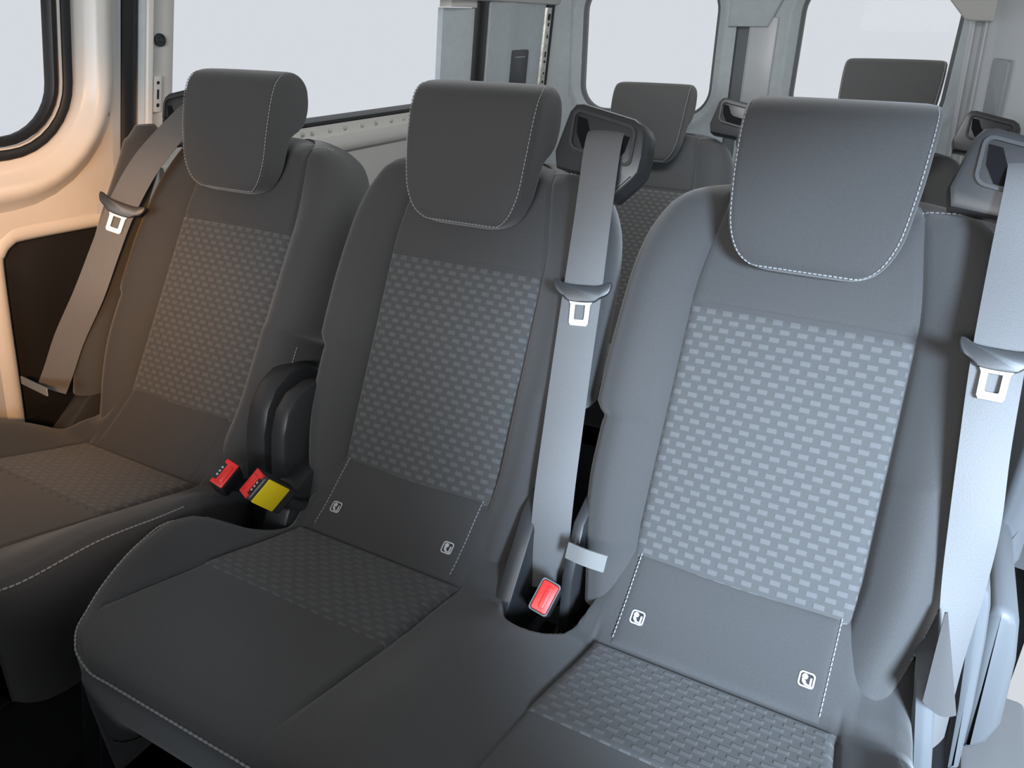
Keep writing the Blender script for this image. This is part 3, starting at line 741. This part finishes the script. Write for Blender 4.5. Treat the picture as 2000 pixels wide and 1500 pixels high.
def make_belt(name, label, pts, wvs, tongue, group='seat belts of the front row'):
    pts = [np.array(p, float) for p in pts]
    b = thing(name, tuple(pts[-1]), label, 'seat belt', group)
    P = curve(pts, 8); Wv = curve(wvs, 8)
    r = MB(); r.ribbon(P, list(Wv), .0013, bow=.0012); r.build('webbing', 'webbing', b, 50)
    i = tongue; p = P[i]; t = P[i-1]-P[i+1]; A, B, Nn = ortho(Wv[i], t)
    make_tongue(b, p+Nn*.004, A, B, Nn); return b, P, Wv
b, P, Wv = make_belt('seat_belt', 'dark grey seat belt hanging between the two bench places, tongue halfway',
    [(.180, .234, .984), (.183, .203, .964), (.190, .165, .88), (.200, .118, .785), (.210, .075, .715), (.224, .02, .63), (.232, -.015, .56), (.236, -.03, .50), (.240, -.03, .42)],
    [(.050, .004, .002)]*3+[(.049, .014, 0)]*3+[(.048, .018, 0)]*3, 24)
s = MB(); p0, p1 = at_y((1108, 1074), -.055), at_y((1182, 1102), -.075); s.ribbon(curve([p0, lerp(p0, p1, .5)+np.array([0, -.004, .002]), p1], 5), np.array([.003, .002, .024]), .002); s.build('belt_strap', 'strap', b)
b, P, Wv = make_belt('seat_belt', 'brown-lit seat belt crossing the single seat beside the left wall',
    [(-.604, .230, .965), (-.614, .200, .945), (-.640, .13, .88), (-.664, .078, .805), (-.676, .04, .74), (-.692, 0, .665), (-.722, -.035, .59), (-.740, -.06, .53), (-.752, -.075, .495)],
    [(.040, .018, -.016)]*2+[(.036, .024, -.018)]*3+[(.036, .026, -.020)]*4, 24)
s = MB(); p0, p1 = at_y((42, 742), -.10), at_y((92, 766), -.13); s.ribbon(curve([p0, lerp(p0, p1, .5), p1], 4), np.array([.004, .0, .016]), .002); s.build('belt_strap', 'strap', b)
b, P, Wv = make_belt('seat_belt', 'bright sunlit seat belt down the far right edge of the bench',
    [(.660, .234, .984), (.662, .203, .964), (.665, .165, .89), (.669, .10, .80), (.676, .06, .72), (.684, .03, .65), (.690, .01, .58), (.697, -.01, .50), (.706, -.03, .40)],
    [(.048, .0, .0)]*4+[(.046, .004, 0)]*2+[(.040, .012, 0), (.026, .02, 0), (.016, .03, 0)], 24)

def img(a, b): return CR*a-CU*b            # direction seen as right a, down b
def make_buckle(label, P, A, B, mouth, yellow=False, plain=False):
    """A: long side of the button, B: out of the mouth, mouth: side on which the slot lies"""
    B = np.array(B, float); B /= np.linalg.norm(B); A = np.array(A, float); A -= B*(A @ B); A /= np.linalg.norm(A); Nn = np.cross(A, B)
    if Nn @ np.array(mouth) > 0: Nn = -Nn
    P = np.array(P, float)
    b = thing('belt_buckle', tuple(P-B*.06), label, 'buckle', 'seat belt buckles')
    f = frame3(P, A, Nn, B)
    h = MB(); h.prism(rrect(.043, .027, .006, 4), f, -.065, 0, .004); h.build('buckle_body', 'plastic_black', b)
    r = MB()
    if plain:
        r.prism(rrect(.038, .0215, .003, 4), f, -.002, .0018, .001); r.prism(rrect(.030, .008, .003, 4, 0, -.001), f, .001, .0028, .0008)
    else:
        r.prism([(-.020, .0115), (.020, .0115), (.020, -.0085), (.0135, -.0085), (.0125, -.003), (-.0125, -.003), (-.0135, -.0085), (-.020, -.0085)], f, -.003, .0028, .001)
        r.prism(rrect(.026, .007, .002, 3, 0, .0045), f, .002, .0042, .001)
    r.build('release_button', 'red', b)
    if not plain:
        q = MB(); q.prism(rrect(.024, .006, .001, 3, 0, -.0075), f, -.001, .0006)
        for k in range(3): q.prism(rrect(.003, .003, .001, 2, -.006+.006*k, -.0065), f, .0003, .0012, 0, 1)
        q.build('buckle_mouth', ['rubber', 'tag_silver'], b)
    else:
        q = MB(); L = [[f(a, c, d) for a, c in rrect(w, hh, .004, 4)] for w, hh, d in ((.0425, .0255, .0), (.0425, .0255, .0022), (.0395, .0225, .0022), (.0395, .0225, .0))]; q.grid(L, True); q.build('buckle_rim', 'plastic_mid', b)
    if yellow:
        q = MB(); f2 = frame3(P-Nn*.0136, A, B, -Nn); q.prism(rrect(.040, .042, .002, 3, 0, -.027), f2, -.001, .0010, .0004); q.build('yellow_label', 'yellow', b)
    s = MB(); s.tube([P-B*.06, P-B*.085, P-B*.09+np.array([0, .03, -.02])], .010, 8); s.build('buckle_stalk', 'plastic_black', b)
    return b
make_buckle('red-button buckle next to the single seat cushion, without a yellow label', at_y((437, 924), -.135), img(-.55, .83), -CF+img(.25, -.35), img(-1, -.4))
make_buckle('red-button buckle with a yellow label in the gap between single seat and bench', at_y((494, 945), -.145), img(-.57, .82), -CF*.78+img(-.46, -.46), img(.8, .5), True)
make_buckle('red buckle sunk between the two bench places', at_y((1064, 1166), -.095), img(-.45, .89), -CF+img(-.1, -.35), img(1, .3), False, True)
